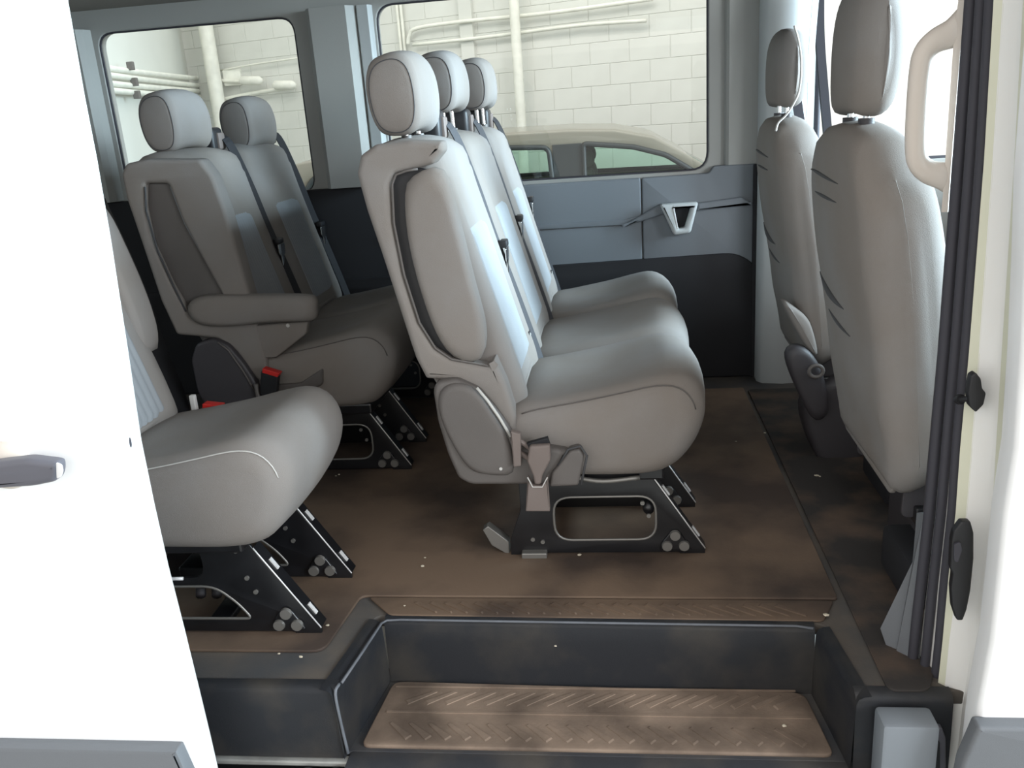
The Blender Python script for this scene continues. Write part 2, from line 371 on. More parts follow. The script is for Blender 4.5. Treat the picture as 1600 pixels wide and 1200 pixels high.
# pillar trims between the windows (built proud, with soft sides)
def pillar(x0, x1, d, z0, z1, m, name, soft=.05, lean=0, parent=wf, y=YW):
    secs = []; x0 *= KW; x1 *= KW; z0 = kz(z0); z1 = kz(z1)
    for z, t in ((z0, 0), (z1, lean)):
        secs.append([(x0+t, y+.014, z), (x0+soft*.4+t, y-d*.5, z), (x0+soft+t, y-d, z), (x1-soft+t, y-d, z), (x1-soft*.4+t, y-d*.5, z), (x1+t, y+.014, z)])
    return mk(name, loft(secs), m, parent, smooth=False)
pillar(-1.095, -.895, .055, .868, 1.50, trim_up, 'pillar_trim', .035)
pillar(-.905, -.845, .02, .868, 1.50, trim_lt, 'pillar_trim', .012)
pillar(-2.05, -1.935, .05, .868, 1.50, trim_up, 'pillar_trim', .03)
pillar(.40, .53, .02, .862, 1.56, trim_up, 'pillar_trim', .015)
# front pillar (between long window and cab window)
fp = struct('trim_1', loft([[(x*KW, y+.20, z) for x, y in ((.515, 3.33), (.512, 3.20), (.53, 3.17), (.60, 3.155), (.655, 3.165), (.68, 3.20), (.70, 3.33))] for z in (.0, .5, .86, 1.62)]), trim_lt, auto=60)
mk('pillar_seal', tube([(.745, 3.41, z) for z in (0, .8, 1.6)], .011, 8), seal_m, fp, smooth=True)
# header above the windows, ceiling, rear wall, near wall pieces
def arch(y): return 1.60+.20*math.sin(math.pi*(y-1.42)/(3.35-1.42))
bm = bmesh.new(); rows = []
for i in range(17):
    y = 1.42+(3.58-1.42)*i/16; z = 1.54+.28*min(1, math.sin(math.pi*(y-1.40)/(3.60-1.40))*1.6)
    rows.append([bm.verts.new((-2.65, y, z)), bm.verts.new((1.3, y, z))])
for a, b in zip(rows, rows[1:]): bm.faces.new((a[0], a[1], b[1], b[0]))
bmesh.ops.solidify(bm, geom=bm.faces[:], thickness=-.03)
ce = struct('ceiling', bm, headliner, auto=60)
struct('wall_rear', box(-2.66, -2.6, 1.42, 3.60, -.17, 1.86), trim_up)
# near side body: quarter panel behind the door opening
struct('wall_near', plate([[(-2.65, -.17), (-1.55, -.17), (-1.55, 1.55), (-2.65, 1.55)], rrect(-2.5, -1.68, .86, 1.46, .06)], 1.38, 1.44, 'XZ', .006), white_paint, auto=40)
struct('trim_2', box(-2.6, 1.3, 1.38, 1.44, 1.50, 1.60, .01), white_paint, auto=40)
# ------------------------------------------------------------------ near B-pillar: trim, seal, painted jamb
def strip(name, ys, cols, m, parent, flip=False, th=.004):
    """sheet following rows of sight lines; ys = depth of each column, cols = list of (py, [px...])"""
    bm = bmesh.new(); rows = []
    for py, pxs in cols: rows.append([bm.verts.new(at(px, py, y)) for px, y in zip(pxs, ys)])
    for a, b in zip(rows, rows[1:]):
        for k in range(len(a)-1): bm.faces.new((a[k], a[k+1], b[k+1], b[k]))
    bmesh.ops.recalc_face_normals(bm, faces=bm.faces)
    bmesh.ops.solidify(bm, geom=bm.faces[:], thickness=th)
    return bm
PY = [-60, 0, 120, 250, 400, 550, 700, 800, 900, 1000, 1100, 1230]
def curve(tab, y):
    for (y0, x0), (y1, x1) in zip(tab, tab[1:]):
        if y0 <= y <= y1: return x0+(x1-x0)*(y-y0)/(y1-y0)
    return tab[-1][1]
# x of the edges down the frame
E0 = [(-60, 1516), (0, 1513), (250, 1494), (550, 1471), (800, 1448), (1000, 1425), (1120, 1415), (1230, 1408)]      # inner edge of seal
E1 = [(-60, 1532), (0, 1530), (250, 1512), (550, 1487), (800, 1465), (1000, 1442), (1120, 1430), (1230, 1422)]
E2 = [(-60, 1558), (0, 1555), (250, 1540), (550, 1516), (700, 1502), (800, 1495), (900, 1484), (1000, 1475), (1120, 1462), (1230, 1452)]
E3 = [(-60, 1572), (0, 1570), (250, 1554), (550, 1532), (800, 1512), (1000, 1486), (1120, 1474), (1230, 1466)]
E4 = [(-60, 1597), (0, 1594), (250, 1580), (550, 1560), (800, 1545), (1000, 1522), (1120, 1504), (1230, 1492)]
E5 = [(-60, 1622), (0, 1618), (250, 1606), (450, 1597), (600, 1590), (700, 1582), (780, 1568), (900, 1556), (1000, 1545), (1100, 1526), (1230, 1510)]
cols = lambda *E: [(y, [curve(e, y) for e in E]) for y in PY]
bp = struct('trim_3', strip('a', [1.56, 1.50, 1.475, 1.46, 1.43, 1.39], cols(E1, E2, E3, E4, [(y, x-8) for y, x in E5], E5), jamb_paint, None), jamb_paint, auto=60)
mk('shaded_jamb', strip('a', [1.485, 1.474], cols([(y, x-1) for y, x in E2], [(y, x) for y, x in E3]), jamb_shade, None, th=.003), jamb_shade, bp, label='yellowish shading painted in beside the rubber seal')
mk('jamb_return', strip('a', [1.432, 1.388], cols([(y, x+8) for y, x in E4], [(y, x+1) for y, x in E5]), jamb_shade, None, th=.003), jamb_shade, bp, label='rounded outer return of the jamb with yellowish shading painted in')
# rubber seal: two beads
for off, r in ((0, .010), (.5, .009), (1, .010)):
    pts = [at(curve(E0, y)*(1-off)+(curve(E2, y)-6)*off+4*(1-off), y, 1.555-.05*off) for y in PY]
    mk('seal_bead', tube(spline(pts, 3), r, 10), seal_m, bp, smooth=True, label='dark ribbed rubber door seal')
# inside pillar trim and sill
mk('inner_pillar_trim', strip('a', [1.60, 1.585], cols([(y, x-3) for y, x in E0], [(y, x+4) for y, x in E0])[3:], cream, None, th=.004), dark_plastic, bp)
lt = [at(1440, 800, 1.60), at(1436, 880, 1.60), at(1428, 940, 1.60), at(1412, 985, 1.60), at(1396, 990, 1.60), at(1402, 1040, 1.58), at(1418, 1120, 1.55), at(1432, 1120, 1.55), at(1450, 800, 1.58)]
bm = bmesh.new(); f = bm.faces.new([bm.verts.new(p) for p in lt]); bmesh.ops.triangulate(bm, faces=[f], ngon_method='EAR_CLIP'); bmesh.ops.recalc_face_normals(bm, faces=bm.faces); bmesh.ops.solidify(bm, geom=bm.faces[:], thickness=.01)
mk('lower_pillar_trim', bm, cladding, bp, label='grey curved trim at foot of pillar')
# striker, latch cover, lower striker on the jamb
def jthing(name, label, px, py, Y, cat='latch'): return thing(name, label, cat, at(px, py, Y))
k = jthing('door_striker', 'black upper door striker with stud on white jamb', 1523, 640, 1.46, 'striker')
P = [(1514, 585), (1522, 580), (1530, 590), (1532, 605), (1538, 612), (1534, 630), (1522, 642), (1512, 632), (1510, 612)]
def pixplate(P, y, t, bev=.003):
    q = [at(a, b, y) for a, b in P]; return plate([rounded([(p.x, p.z) for p in q], .003, 3)], y-t, y+t, 'XZ', bev)
mk('mount', pixplate(P, 1.452, .009), black_pl, k, auto=40)
mk('stud', cyl(at(1498, 624, 1.47), at(1516, 623, 1.452), .005, 10), black_pl, k, auto=40)
mk('stud_cap', cyl(at(1497, 624, 1.473), at(1502, 624, 1.466), .009, 10), black_pl, k, auto=40)
k = jthing('latch_cover', 'long black oval latch cover on white jamb', 1500, 960, 1.44)
mk('cover', pixplate([(1500, 812), (1514, 812), (1519, 830), (1519, 870), (1514, 920), (1508, 950), (1502, 966), (1493, 966), (1486, 945), (1484, 915), (1487, 893), (1483, 885), (1485, 842), (1488, 828)], 1.438, .008), black_pl, k, auto=40)
mk('recess', pixplate([(1490, 850), (1500, 846), (1503, 858), (1496, 878), (1490, 876)], 1.428, .003, .001), seal_m, k)
k = jthing('lower_striker', 'dark metal lower striker plate at bottom of jamb', 1465, 1180, 1.45, 'striker')
mk('bracket', pixplate([(1450, 1150), (1456, 1133), (1470, 1133), (1476, 1150), (1476, 1230), (1452, 1230)], 1.432, .008), handle_g, k, auto=40)
mk('slot', pixplate([(1457, 1158), (1468, 1158), (1468, 1230), (1457, 1230)], 1.422, .003, .001), black_pl, k)
# front passenger door skin, right edge
DO = [(at(curve(E5, y)+2, y, 1.345)) for y in PY if y > 250]
DO = [(at(curve(E5, 40)+2, 40, 1.345).x, 1.42), (at(curve(E5, 250)+2, 250, 1.345).x, .96)]+[(p.x, p.z) for p in DO]
d2 = struct('door_2', plate([DO+[(1.75, DO[-1][1]), (1.75, 1.42)], rrect(DO[0][0]+.07, 1.66, .86, 1.38, .05)], 1.338, 1.40, 'XZ', .012, 4), white_paint, auto=50)
struct('window_4', box(DO[0][0]+.05, 1.68, 1.362, 1.367, .84, 1.40), van_glass)
q = at(1522, 1125, 1.33)
mk('door_moulding', plate([rounded([(q.x, q.z), (1.7, q.z), (1.7, q.z-.3), (q.x-.035, q.z-.3), (q.x-.02, q.z-.08)], .006)], 1.31, 1.345, 'XZ', .008, 3), cladding, d2, auto=40, label='grey moulding along the bottom of the door')
# ------------------------------------------------------------------ sliding door, pushed back (left)
ED = [(-60, 78), (0, 85), (150, 112), (250, 132), (380, 155), (550, 182), (700, 205), (800, 226), (900, 249), (1000, 275), (1100, 300), (1165, 316), (1260, 338)]
D1 = [(at(x, y, 1.30).x, at(x, y, 1.30).z) for y, x in ED]
D1 = D1+[(-2.4, D1[-1][1]), (-2.4, D1[0][1])]
W5 = rrect(-2.28, -1.005, .835, 1.30, .06, 6)
d1 = struct('door_1', plate([D1, W5], 1.275, 1.345, 'XZ', .014, 4), white_paint, auto=50)
struct('window_5', box(-2.30, -.99, 1.30, 1.305, .82, 1.32), van_glass)
mk('window_gasket', tube([(p[0]+(.0 if p[0] < -1.5 else 0), 1.278, p[1]) for p in W5], .010, 8, closed=True), seal_m, d1, smooth=True, label='dark rubber gasket around the door window')
q = at(283, 1163, 1.265)
mk('door_moulding', plate([rounded([(q.x, q.z), (-2.4, q.z), (-2.4, q.z-.3), (q.x+.06, q.z-.3)], .004)], 1.245, 1.28, 'XZ', .010, 1), cladding, d1, auto=25, label='grey moulding along the bottom of the sliding door')
# handle
hz = at(0, 735, 1.24)
hp = [at(97, 718, 1.235), at(99, 735, 1.235), at(94, 748, 1.235), at(60, 755, 1.235), at(-60, 763, 1.235), at(-60, 728, 1.235), at(0, 718, 1.235), at(50, 712, 1.235)]
mk('handle_grip', plate([rounded([(p.x, p.z) for p in hp], .008, 4)], 1.218, 1.25, 'XZ', .010, 4), handle_g, d1, auto=50, label='dark grey pull handle')
mk('handle_tip', pixplate([(88, 722), (97, 726), (99, 736), (96, 745), (89, 748)], 1.2175, .0015, .001), worn_edge, d1, auto=40)
c = at(8, 728, 1.27)
bm = bmesh.new(); bmesh.ops.create_uvsphere(bm, u_segments=28, v_segments=16, radius=1)
for v in bm.verts: v.co = Vector((c.x+v.co.x*.048, 1.274+v.co.y*.022, c.z+v.co.z*.044))
mk('handle_boss', bm, cream, d1, smooth=True, label='round cream boss behind the handle')
c = at(203, 690, 1.30); bm = bmesh.new(); bmesh.ops.create_uvsphere(bm, u_segments=14, v_segments=8, radius=1)
for v in bm.verts: v.co = Vector((c.x+v.co.x*.0015, 1.30+v.co.y*.004, c.z+v.co.z*.011))
mk('edge_plug', bm, seal_m, d1, smooth=True)
# ================================================================== SEATS
FRONT = [(-.435, 1.055), (-.39, 1.028), (-.372, .95), (-.345, .84), (-.318, .74), (-.290, .64), (-.262, .54), (-.240, .46), (-.238, .40)]
BACK = FRONT+[(-.27, .345), (-.35, .36), (-.425, .43), (-.468, .53), (-.493, .64), (-.53, .81), (-.562, .95), (-.568, 1.0), (-.545, 1.043), (-.50, 1.06)]
CUSH = [(-.30, .27), (-.22, .245), (-.05, .238), (.07, .240), (.135, .262), (.185, .32), (.207, .39), (.205, .455), (.178, .497), (.13, .512), (.06, .503), (-.04, .482), (-.15, .463), (-.25, .445), (-.30, .40)]
def frontx(z):
    P = FRONT[::-1]
    for (x0, z0), (x1, z1) in zip(P, P[1:]):
        if z0 <= z <= z1: return x0+(x1-x0)*(z-z0)/(z1-z0)
    return P[0][0]
def headrest(parent, dx, yc, dz, w=.26, hs=1):
    H = [(-.538, 1.11), (-.546, 1.16), (-.545, 1.205), (-.530, 1.238), (-.495, 1.251), (-.455, 1.249), (-.430, 1.228), (-.419, 1.19), (-.417, 1.14), (-.424, 1.10), (-.445, 1.078), (-.48, 1.073), (-.52, 1.080)]
    H = [(x+dx, 1.25+(z-1.25)*hs+dz) for x, z in H]
    def df(x, y, z):
        t = (y-yc)/(w/2); k = (z-(1.16+dz)); sc = 1-.10*max(0, k/.09)**2-.05*max(0, -k/.09)**2
        return (x-.010*t*t*max(0, min(1, (x-dx+.50)/.07)), yc+(y-yc)*sc, z-.012*t*t)
    o = mk('headrest', loaf(H, yc-w/2, yc+w/2, .020, 48, 6, 6, df), fabric, parent, smooth=True)
    sl = slices(H, yc-w/2, yc+w/2, .020, 48, 6, 6)
    for (y, lp) in (sl[6], sl[-7]):
        cc = sum(lp, Vector((0, 0)))/len(lp)
        mk('headrest_seam', tube([df(p.x+(p.x-cc.x)*.012, y, p.y+(p.y-cc.y)*.012) for p in lp], .0013, 5, closed=True), seam_m, o, smooth=True)
    for s in (-1, 1):
        mk('headrest_post', cyl((-.475+dx, yc+s*.07, 1.03), (-.478+dx, yc+s*.07, 1.10+dz), .0065, 10), chrome, o, auto=60, label='chrome headrest post')
        mk('post_collar', cyl((-.475+dx, yc+s*.07, 1.045), (-.475+dx, yc+s*.07, 1.064), .014, 12, .012), seat_plastic, o, auto=40)
    return o
BELT = [(-.47, 1.095), (-.425, 1.066), (-.376, .93), (-.340, .80), (-.316, .72), (-.285, .62), (-.255, .52), (-.232, .44), (-.222, .40)]
def belt(parent, dx, y, m, dz=0, tongue=.755, lean=0):
    pts = spline([(x+dx+.004, y+lean*(1.1-z), z+dz) for x, z in BELT], 5)
    b = mk('shoulder_belt', ribbon(pts, (0.25, 1, 0), .044, .003), m, parent, smooth=False, label='dark seat belt webbing hanging down the backrest')
    x = frontx(tongue)+dx+.018; yy = y+lean*(1.1-tongue)
    mk('belt_stop', box(x-.012, x+.010, yy-.026, yy+.026, tongue-.008, tongue+.012, .005), black_pl, b, auto=40)
    mk('belt_tongue', plate([rounded([(yy-.030, tongue-.008), (yy+.030, tongue-.008), (yy+.028, tongue-.040), (yy+.012, tongue-.052), (yy+.011, tongue-.09), (yy-.011, tongue-.09), (yy-.012, tongue-.052), (yy-.028, tongue-.040)], .004)], x+.004, x+.008, 'YZ', .001), chrome, b, auto=40, label='bright metal belt tongue')
    g = mk('belt_guide', box(-.525+dx, -.440+dx, y-.075, y+.014, 1.035, 1.118, .014, 3), black_pl, parent, auto=40, label='black belt guide on top of backrest')
    mk('guide_cap', box(-.452+dx, -.432+dx, y-.045, y+.006, 1.045, 1.100, .006, 2), belt_tan, g, auto=40)
    return b
def ribs(parent, dx, y0, y1, z0, z1, amp=.0022, n=9):
    bm = bmesh.new(); rows = []; NZ = 14; NY = n*6
    for i in range(NZ+1):
        z = z0+(z1-z0)*i/NZ; x = frontx(z)+dx+.0065; row = []
        ez = min(1, min(i, NZ-i)/1.0)
        for j in range(NY+1):
            y = y0+(y1-y0)*j/NY; e = min(1, min(j, NY-j)/2)
            row.append(bm.verts.new((x-.012*(1-e*ez)+amp*abs(math.sin(math.pi*n*j/NY)), y, z)))
        rows.append(row)
    for a, b in zip(rows, rows[1:]):
        for j in range(NY): bm.faces.new((a[j], a[j+1], b[j+1], b[j]))
    bmesh.ops.recalc_face_normals(bm, faces=bm.faces)
    if bm.faces[0].normal.x < 0: bmesh.ops.reverse_faces(bm, faces=bm.faces)
    return mk('back_insert', bm, insert, parent, smooth=True, label='paler finely ribbed centre panel of backrest')
def leg_frame(parent, dx, y, holes=1, small=False):
    O = [(-.295, 0), (-.292, .055), (-.262, .135), (-.262, .235), (.062, .235), (.078, .205), (.198, .022), (.198, .0), (.14, .0), (.135, .012), (-.20, .012), (-.21, 0)]
    H = [rrect(-.178, .078, .048, .168, .045, 6)]
    if small: H = [rrect(-.185, .012, .045, .125, .035, 6), rrect(-.22, -.055, .150, .225, .03, 6)]
    O = [(a+dx, b) for a, b in O]; H = [[(a+dx, b) for a, b in h] for h in H]
    if small: H[0] = rounded([(-.185+dx, .045), (.04+dx, .045), (.012+dx, .085), (-.035+dx, .128), (-.185+dx, .128)], [.03, .015, .02, .03, .03], 5)
    lg = mk('leg', plate([rounded(O, .006, 3)]+(H if holes else []), y-.004, y+.004, 'XZ', .0015), black_metal, parent, auto=40)
    # folded front flange with bare steel edge
    a, b = Vector((.078+dx, 0, .205)), Vector((.196+dx, 0, .020)); d = (b-a).normalized(); n_ = Vector((-d.z, 0, d.x))
    if n_.x < 0: n_ = -n_
    bm = bmesh.new()
    pts = [a-d*.02, a, a.lerp(b, .35), b]
    mk('leg_flange', ribbon([Vector((p.x, y+.014, p.z))+n_*.002 for p in pts], (0, 1, 0), .034, .005), black_metal, lg)
    mk('flange_edge', tube([Vector((p.x, y-.0035, p.z))+n_*.003 for p in pts], .0018, 6), worn_edge, lg, smooth=True, label='bare bright steel edge')
    for t in (.18, .80):
        c = a.lerp(b, t); mk('flange_clip', ribbon([Vector((c.x, y+.016, c.z))+n_*.006-d*.015, Vector((c.x, y+.016, c.z))+n_*.006+d*.015], (0, 1, 0), .009, .004), worn_edge, lg)
    for h in H[:holes]:
        lo = [p for p in h if p[1] < min(q[1] for q in h)+.05]
        n2 = len(h); st = max(range(n2), key=lambda i: h[i][1]*10-h[i][0])
        mk('hole_rim', tube([(p[0], y-.003, p[1]) for p in h], .0035, 6, closed=True), bolt_m, lg, smooth=True)
    tri = [(.085, .018), (.165, .018), (.160, .030), (.135, .072), (.113, .072), (.088, .038)]
    mk('bolt_plate', plate([rounded([(p[0]+dx, p[1]) for p in tri], .010, 4)], y-.010, y-.003, 'XZ', .004, 2), black_metal, lg, auto=40)
    for bx, bz in ((.104, .033), (.146, .033), (.124, .062)):
        w_ = mk('bolt', cyl((bx+dx, y-.016, bz), (bx+dx, y-.008, bz), .0125, 16, .014), bolt_m, lg, auto=40)
    for bx, bz in ((-.21, .045), (-.235, .052), (.045, .15), (.06, .115), (.03, .218)):
        mk('rivet', cyl((bx+dx, y-.008, bz), (bx+dx, y-.003, bz), .0055, 10), bolt_m, lg, auto=40)
    return lg
def sx(P, Y, ddx=0): return [(at(a, b, Y).x+ddx, at(a, b, Y).z) for a, b in P]
def bench(name, label, loc, dx, spans, hz, legs, mode, seatfab=fabric):
    t = thing(name, label, 'seat', loc)
    ya = spans[0][0]
    for i, (y0, y1) in enumerate(spans):
        yc = (y0+y1)/2
        def dfb(x, y, z, y0=y0, y1=y1, dx=dx):
            u = (y-(y0+y1)/2)/((y1-y0)/2); fx = x-dx
            e = max(0, abs(u)-.45)/.55
            if fx > -.42 and .42 < z < .98: x += .012*math.sin(math.pi*min(1, e*1.3))*min(1, (fx+.42)/.08)
            if z > .98: z -= .020*abs(u)**3
            return (x, y, z)
        b = mk('backrest', loaf([(p[0]+dx, p[1]) for p in BACK], y0+(.035 if (i == 0 and mode != 'single') else .004), y1-.002, .034, 72, 10, 6, dfb), seatfab, t, smooth=True)
        ribs(b, dx, yc-.115, yc+(.115 if mode != 'single' else .125), .47 if mode != 'single' else .435, .85, n=13 if mode != 'single' else 9, amp=.0012 if mode != 'single' else .003)
        def dfc(x, y, z, yc=yc, y0=y0, y1=y1, dx=dx):
            u = (y-yc)/((y1-y0)/2); fx = x-dx
            g = max(0, min(1, (z-.33)/.13)); g = g*g*(3-2*g)
            z += g*(.014*(1-u*u)-.026)
            if -.2 < fx < .12: z -= g*.016*max(0, 1-u*u*1.6)*math.sin(math.pi*(fx+.2)/.32)
            x -= .018*u*u*max(0, min(1, (fx-.02)/.15))
            return (x, y, z)
        c = mk('seat_cushion', loaf([(p[0]+dx, p[1]) for p in CUSH], y0, y1+.004, .045, 72, 10, 6, dfc), seatfab, t, smooth=True)
        sl = slices([(p[0]+dx, p[1]) for p in CUSH], y0, y1+.004, .045, 72, 10, 6)
        y_, lp = sl[7]; pts = []
        for p in lp:
            fx = p.x-dx
            if p.y > .425 and -.24 < fx < .19: pts.append(Vector(dfc(p.x, y_, p.y))+Vector((0, -.0008, .0015)))
        pts.sort(key=lambda v: v.x)
        if i == 0: mk('cushion_seam', tube(pts, .0016, 5), pale_seam if mode == 'single' else seat_plastic, c, smooth=True)
        if mode != 'single' or True:
            bm = box(-.252+dx, -.235+dx, yc-.17, yc+.17, .435, .452, .006)
            mk('cushion_tuck', bm, seatfab, c, auto=50)
        headrest(t, dx+hz[i][2], yc+hz[i][0], hz[i][1], hs=.90 if (mode == 'bench' and i) else 1)
        if mode == 'bench':
            belt(t, dx, y1-.02, belt_m if i < 2 else belt_dark, tongue=.755+(.012*i))
        elif mode == 'double':
            belt(t, dx, y1-.02+.02*i, belt_dark, tongue=.72)
        if mode == 'bench' and i != 1:
            yq = yc+.155; zq = .508; xq = frontx(zq)+dx+.008
            tg = mk('anchor_tag', box(xq-.003, xq+.002, yq-.014, yq+.014, zq-.013, zq+.013, .002), black_pl, b, label='small dark square tag with a pale round symbol')
            mk('tag_symbol', cyl((xq+.001, yq, zq), (xq+.004, yq, zq), .0065, 12), pale_seam, b)
    return t
# ---- the triple bench
bt = bench('bench_seat', 'grey three seat fabric bench in the middle, with three headrests', (-.1, 2.58, 0), 0, [(1.925, 2.38), (2.38, 2.845), (2.845, 3.32)], [(-.03, 0, 0), (-.02, .026, .005), (.02, .030, .025)], None, 'bench')
YS = 1.915
OUT = sx([(556, 272), (562, 243), (585, 226), (640, 219), (690, 221), (692, 236), (676, 256), (655, 262), (616, 272), (609, 290), (612, 350), (628, 430), (652, 505), (678, 545), (705, 562), (764, 573), (772, 560), (790, 600), (806, 655), (806, 680), (790, 672), (770, 640), (745, 612), (715, 597), (665, 593), (648, 560), (622, 480), (596, 400), (572, 330)], YS)
mk('side_shell', plate([rounded(OUT, .006, 3)], YS, YS+.075, 'XZ', .016, 4), fabric, bt, auto=50, label='outer side shell of backrest around the folded armrest')
LIN = sx([(612, 272), (655, 262), (682, 268), (700, 340), (720, 430), (740, 520), (745, 560), (690, 556), (640, 500), (612, 380)], YS+.03)
mk('armrest_recess', plate([rounded(LIN, .006)], YS+.022, YS+.040, 'XZ', .002), black_pl, bt, label='dark gap beside the folded armrest')  # black sheet puts the shade inside the armrest gap into colour
mk('shell_groove', tube([(x, YS+.004, z) for x, z in sx([(652, 264), (635, 267), (618, 273), (612, 288), (615, 350), (631, 430), (655, 505), (680, 545), (705, 562), (762, 572)], YS)], .0030, 6), seat_plastic, bt, smooth=True)
ARM = sx([(645, 275), (680, 262), (698, 285), (716, 350), (738, 440), (756, 510), (754, 555), (735, 568), (705, 556), (680, 520), (655, 450), (636, 370), (632, 300)], YS)
mk('armrest', loaf(ARM, YS-.012, YS+.06, .020, 44, 2, 5), fabric, bt, smooth=True, label='padded armrest folded up against the backrest')
CVR = sx([(676, 610), (682, 597), (712, 592), (748, 608), (775, 640), (800, 676), (812, 700), (862, 700), (890, 705), (866, 758), (735, 758), (716, 748), (700, 712), (684, 660)], YS-.02)
mk('side_cover', plate([rounded(CVR, .012, 4)], YS-.022, YS+.03, 'XZ', .012, 4), seat_plastic, bt, auto=50, label='grey plastic hinge cover at the seat side')
LEN = sx([(684, 628), (692, 607), (715, 600), (742, 610), (765, 640), (795, 690), (800, 740), (760, 742), (735, 735), (712, 705), (690, 660)], YS-.03)
mk('cover_disc', loaf(LEN, YS-.034, YS-.008, .011, 48, 2, 4), seat_plastic, bt, smooth=True)
mk('cover_lip', tube([(x, YS-.030, z) for x, z in sx([(745, 606), (762, 626), (780, 652), (798, 682)], YS-.03)], .0035, 6), pale_seam, bt, smooth=True)
mk('cover_screw', cyl(*[(at(783, 731, YS-.03).x, y, at(783, 731, YS-.03).z) for y in (YS-.037, YS-.03)], .004, 10), pale_seam, bt)
FC = sx([(858, 760), (862, 738), (876, 722), (890, 704), (906, 701), (913, 714), (904, 758)], YS-.03)
mk('front_cover', plate([rounded(FC, .008, 4)], YS-.036, YS+.02, 'XZ', .007, 3), seat_plastic, bt, auto=50)
mk('front_cover_edge', tube([(x, YS-.030, z) for x, z in sx([(872, 728), (888, 702), (907, 697), (917, 712), (908, 757)], YS-.03)], .003, 6), seam_m, bt, smooth=True)
mk('webbing_anchor', plate([rounded(sx([(798, 672), (814, 676), (815, 726), (803, 728)], YS-.04), .003)], YS-.05, YS-.03, 'XZ', .003), belt_tan, bt, auto=40)
for zz in (708, 690): mk('webbing_loop', cyl((at(812, zz, YS-.04).x, YS-.035, at(812, zz, YS-.04).z), (at(832, zz+16, YS-.04).x, YS-.03, at(832, zz+16, YS-.04).z), .006, 8), belt_tan, bt)
mk('belt_anchor', plate([rounded(sx([(828, 694), (860, 692), (861, 716), (848, 740), (846, 754), (836, 754), (834, 742), (824, 718)], YS-.05), .006)], YS-.064, YS-.045, 'XZ', .006, 3), belt_tan, bt, auto=50, label='taupe belt anchor sleeve')
mk('anchor_stalk', plate([rounded(sx([(825, 742), (833, 756), (848, 756), (856, 742), (860, 796), (822, 796)], YS-.05), .003)], YS-.062, YS-.045, 'XZ', .003), belt_tan, bt, auto=40, label='taupe belt anchor stalk')
mk('stalk_edge', tube([(x, YS-.064, z) for x, z in sx([(825, 742), (833, 757), (848, 757), (856, 742)], YS-.05)], .0015, 6), pale_seam, bt)
mk('anchor_notch', plate([sx([(824, 690), (856, 681), (861, 696), (828, 698)], YS-.03)], YS-.045, YS-.028, 'XZ', .002), trim_dk, bt)
for y in (1.985, 2.25, 2.70, 3.20): leg_frame(bt, 0, y, holes=int(y != 2.25))  # second leg left solid so its black plate makes the under-seat shade
mk('cross_tube', cyl((.06, 1.985, .13), (.06, 3.20, .13), .014, 12), black_metal, bt, smooth=True)
mk('seat_pan', box(-.27, .10, 1.97, 3.26, .215, .25, .006), black_metal, bt)
mk('pan_lip', tube(spline([(-.12, 1.96, .232), (-.05, 1.955, .222), (.04, 1.96, .228)], 5), .006, 8), bolt_m, bt, smooth=True)
mk('rear_foot_tab', plate([[(-.30, .0), (-.345, .03), (-.365, .075), (-.35, .085), (-.30, .04)]], 1.99, 2.02, 'XZ', .002), bolt_m, bt)
mk('floor_latch', box(-.265, -.20, 1.960, 1.985, .0, .022, .003), bolt_m, bt)
# ---- rear double
DX = -.885
db = bench('double_seat', 'grey two seat bench behind the triple bench, near armrest lowered', (-.98, 2.9, 0), DX, [(2.50, 2.97), (2.97, 3.42)], [(-.01, -.012, .005), (0.04, -.030, .03)], None, 'double')
YD = 2.49
ddx = lambda P: [(x, z) for x, z in sx(P, YD)]
OUT = ddx([(188, 272), (195, 256), (225, 249), (312, 249), (332, 275), (352, 330), (372, 400), (392, 470), (405, 520), (418, 570), (424, 600), (412, 604), (396, 590), (368, 550), (340, 530), (300, 526), (275, 524), (250, 470), (220, 380), (196, 310)])
LIN = rounded(ddx([(226, 287), (262, 287), (284, 345), (318, 410), (350, 468), (330, 500), (296, 492), (268, 445), (238, 380), (226, 325)]), .012, 4)
mk('side_shell', plate([rounded(OUT, .010, 3), LIN], YD, YD+.07, 'XZ', .014, 4), fabric, db, auto=50, label='outer side shell of backrest')
mk('armrest_recess', plate([[(x, z) for x, z in LIN]], YD+.022, YD+.035, 'XZ', .002), seat_plastic, db, auto=40, label='flat plastic panel left bare by the lowered armrest')
mk('shell_groove', tube([(x, YD+.002, z) for x, z in ddx([(226, 292), (228, 330), (246, 392), (270, 445), (290, 487)])], .003, 6), seam_m, db, smooth=True)
mk('panel_bead', tube([(x, YD+.018, z) for x, z in ddx([(262, 292), (285, 350), (318, 410), (350, 462)])], .0035, 6), insert, db, smooth=True)
ARM = ddx([(295, 478), (310, 464), (350, 460), (420, 460), (470, 460), (492, 464), (496, 480), (494, 498), (478, 501), (420, 503), (370, 508), (325, 508), (302, 498)])
mk('armrest', loaf(ARM, YD-.03, YD+.035, .022, 52, 2, 5), fabric, db, smooth=True, label='long padded armrest lowered to horizontal')
CVR = ddx([(302, 560), (310, 535), (335, 527), (360, 536), (385, 566), (410, 605), (416, 640), (330, 642), (312, 610)])
mk('side_cover', plate([rounded(CVR, .014, 4)], YD-.02, YD+.03, 'XZ', .010, 3), dark_plastic, db, auto=50, label='charcoal plastic hinge cover')
mk('cover_lip', tube([(x, YD-.022, z) for x, z in ddx([(345, 532), (362, 545), (385, 578), (404, 610)])], .0032, 6), seat_plastic, db, smooth=True)
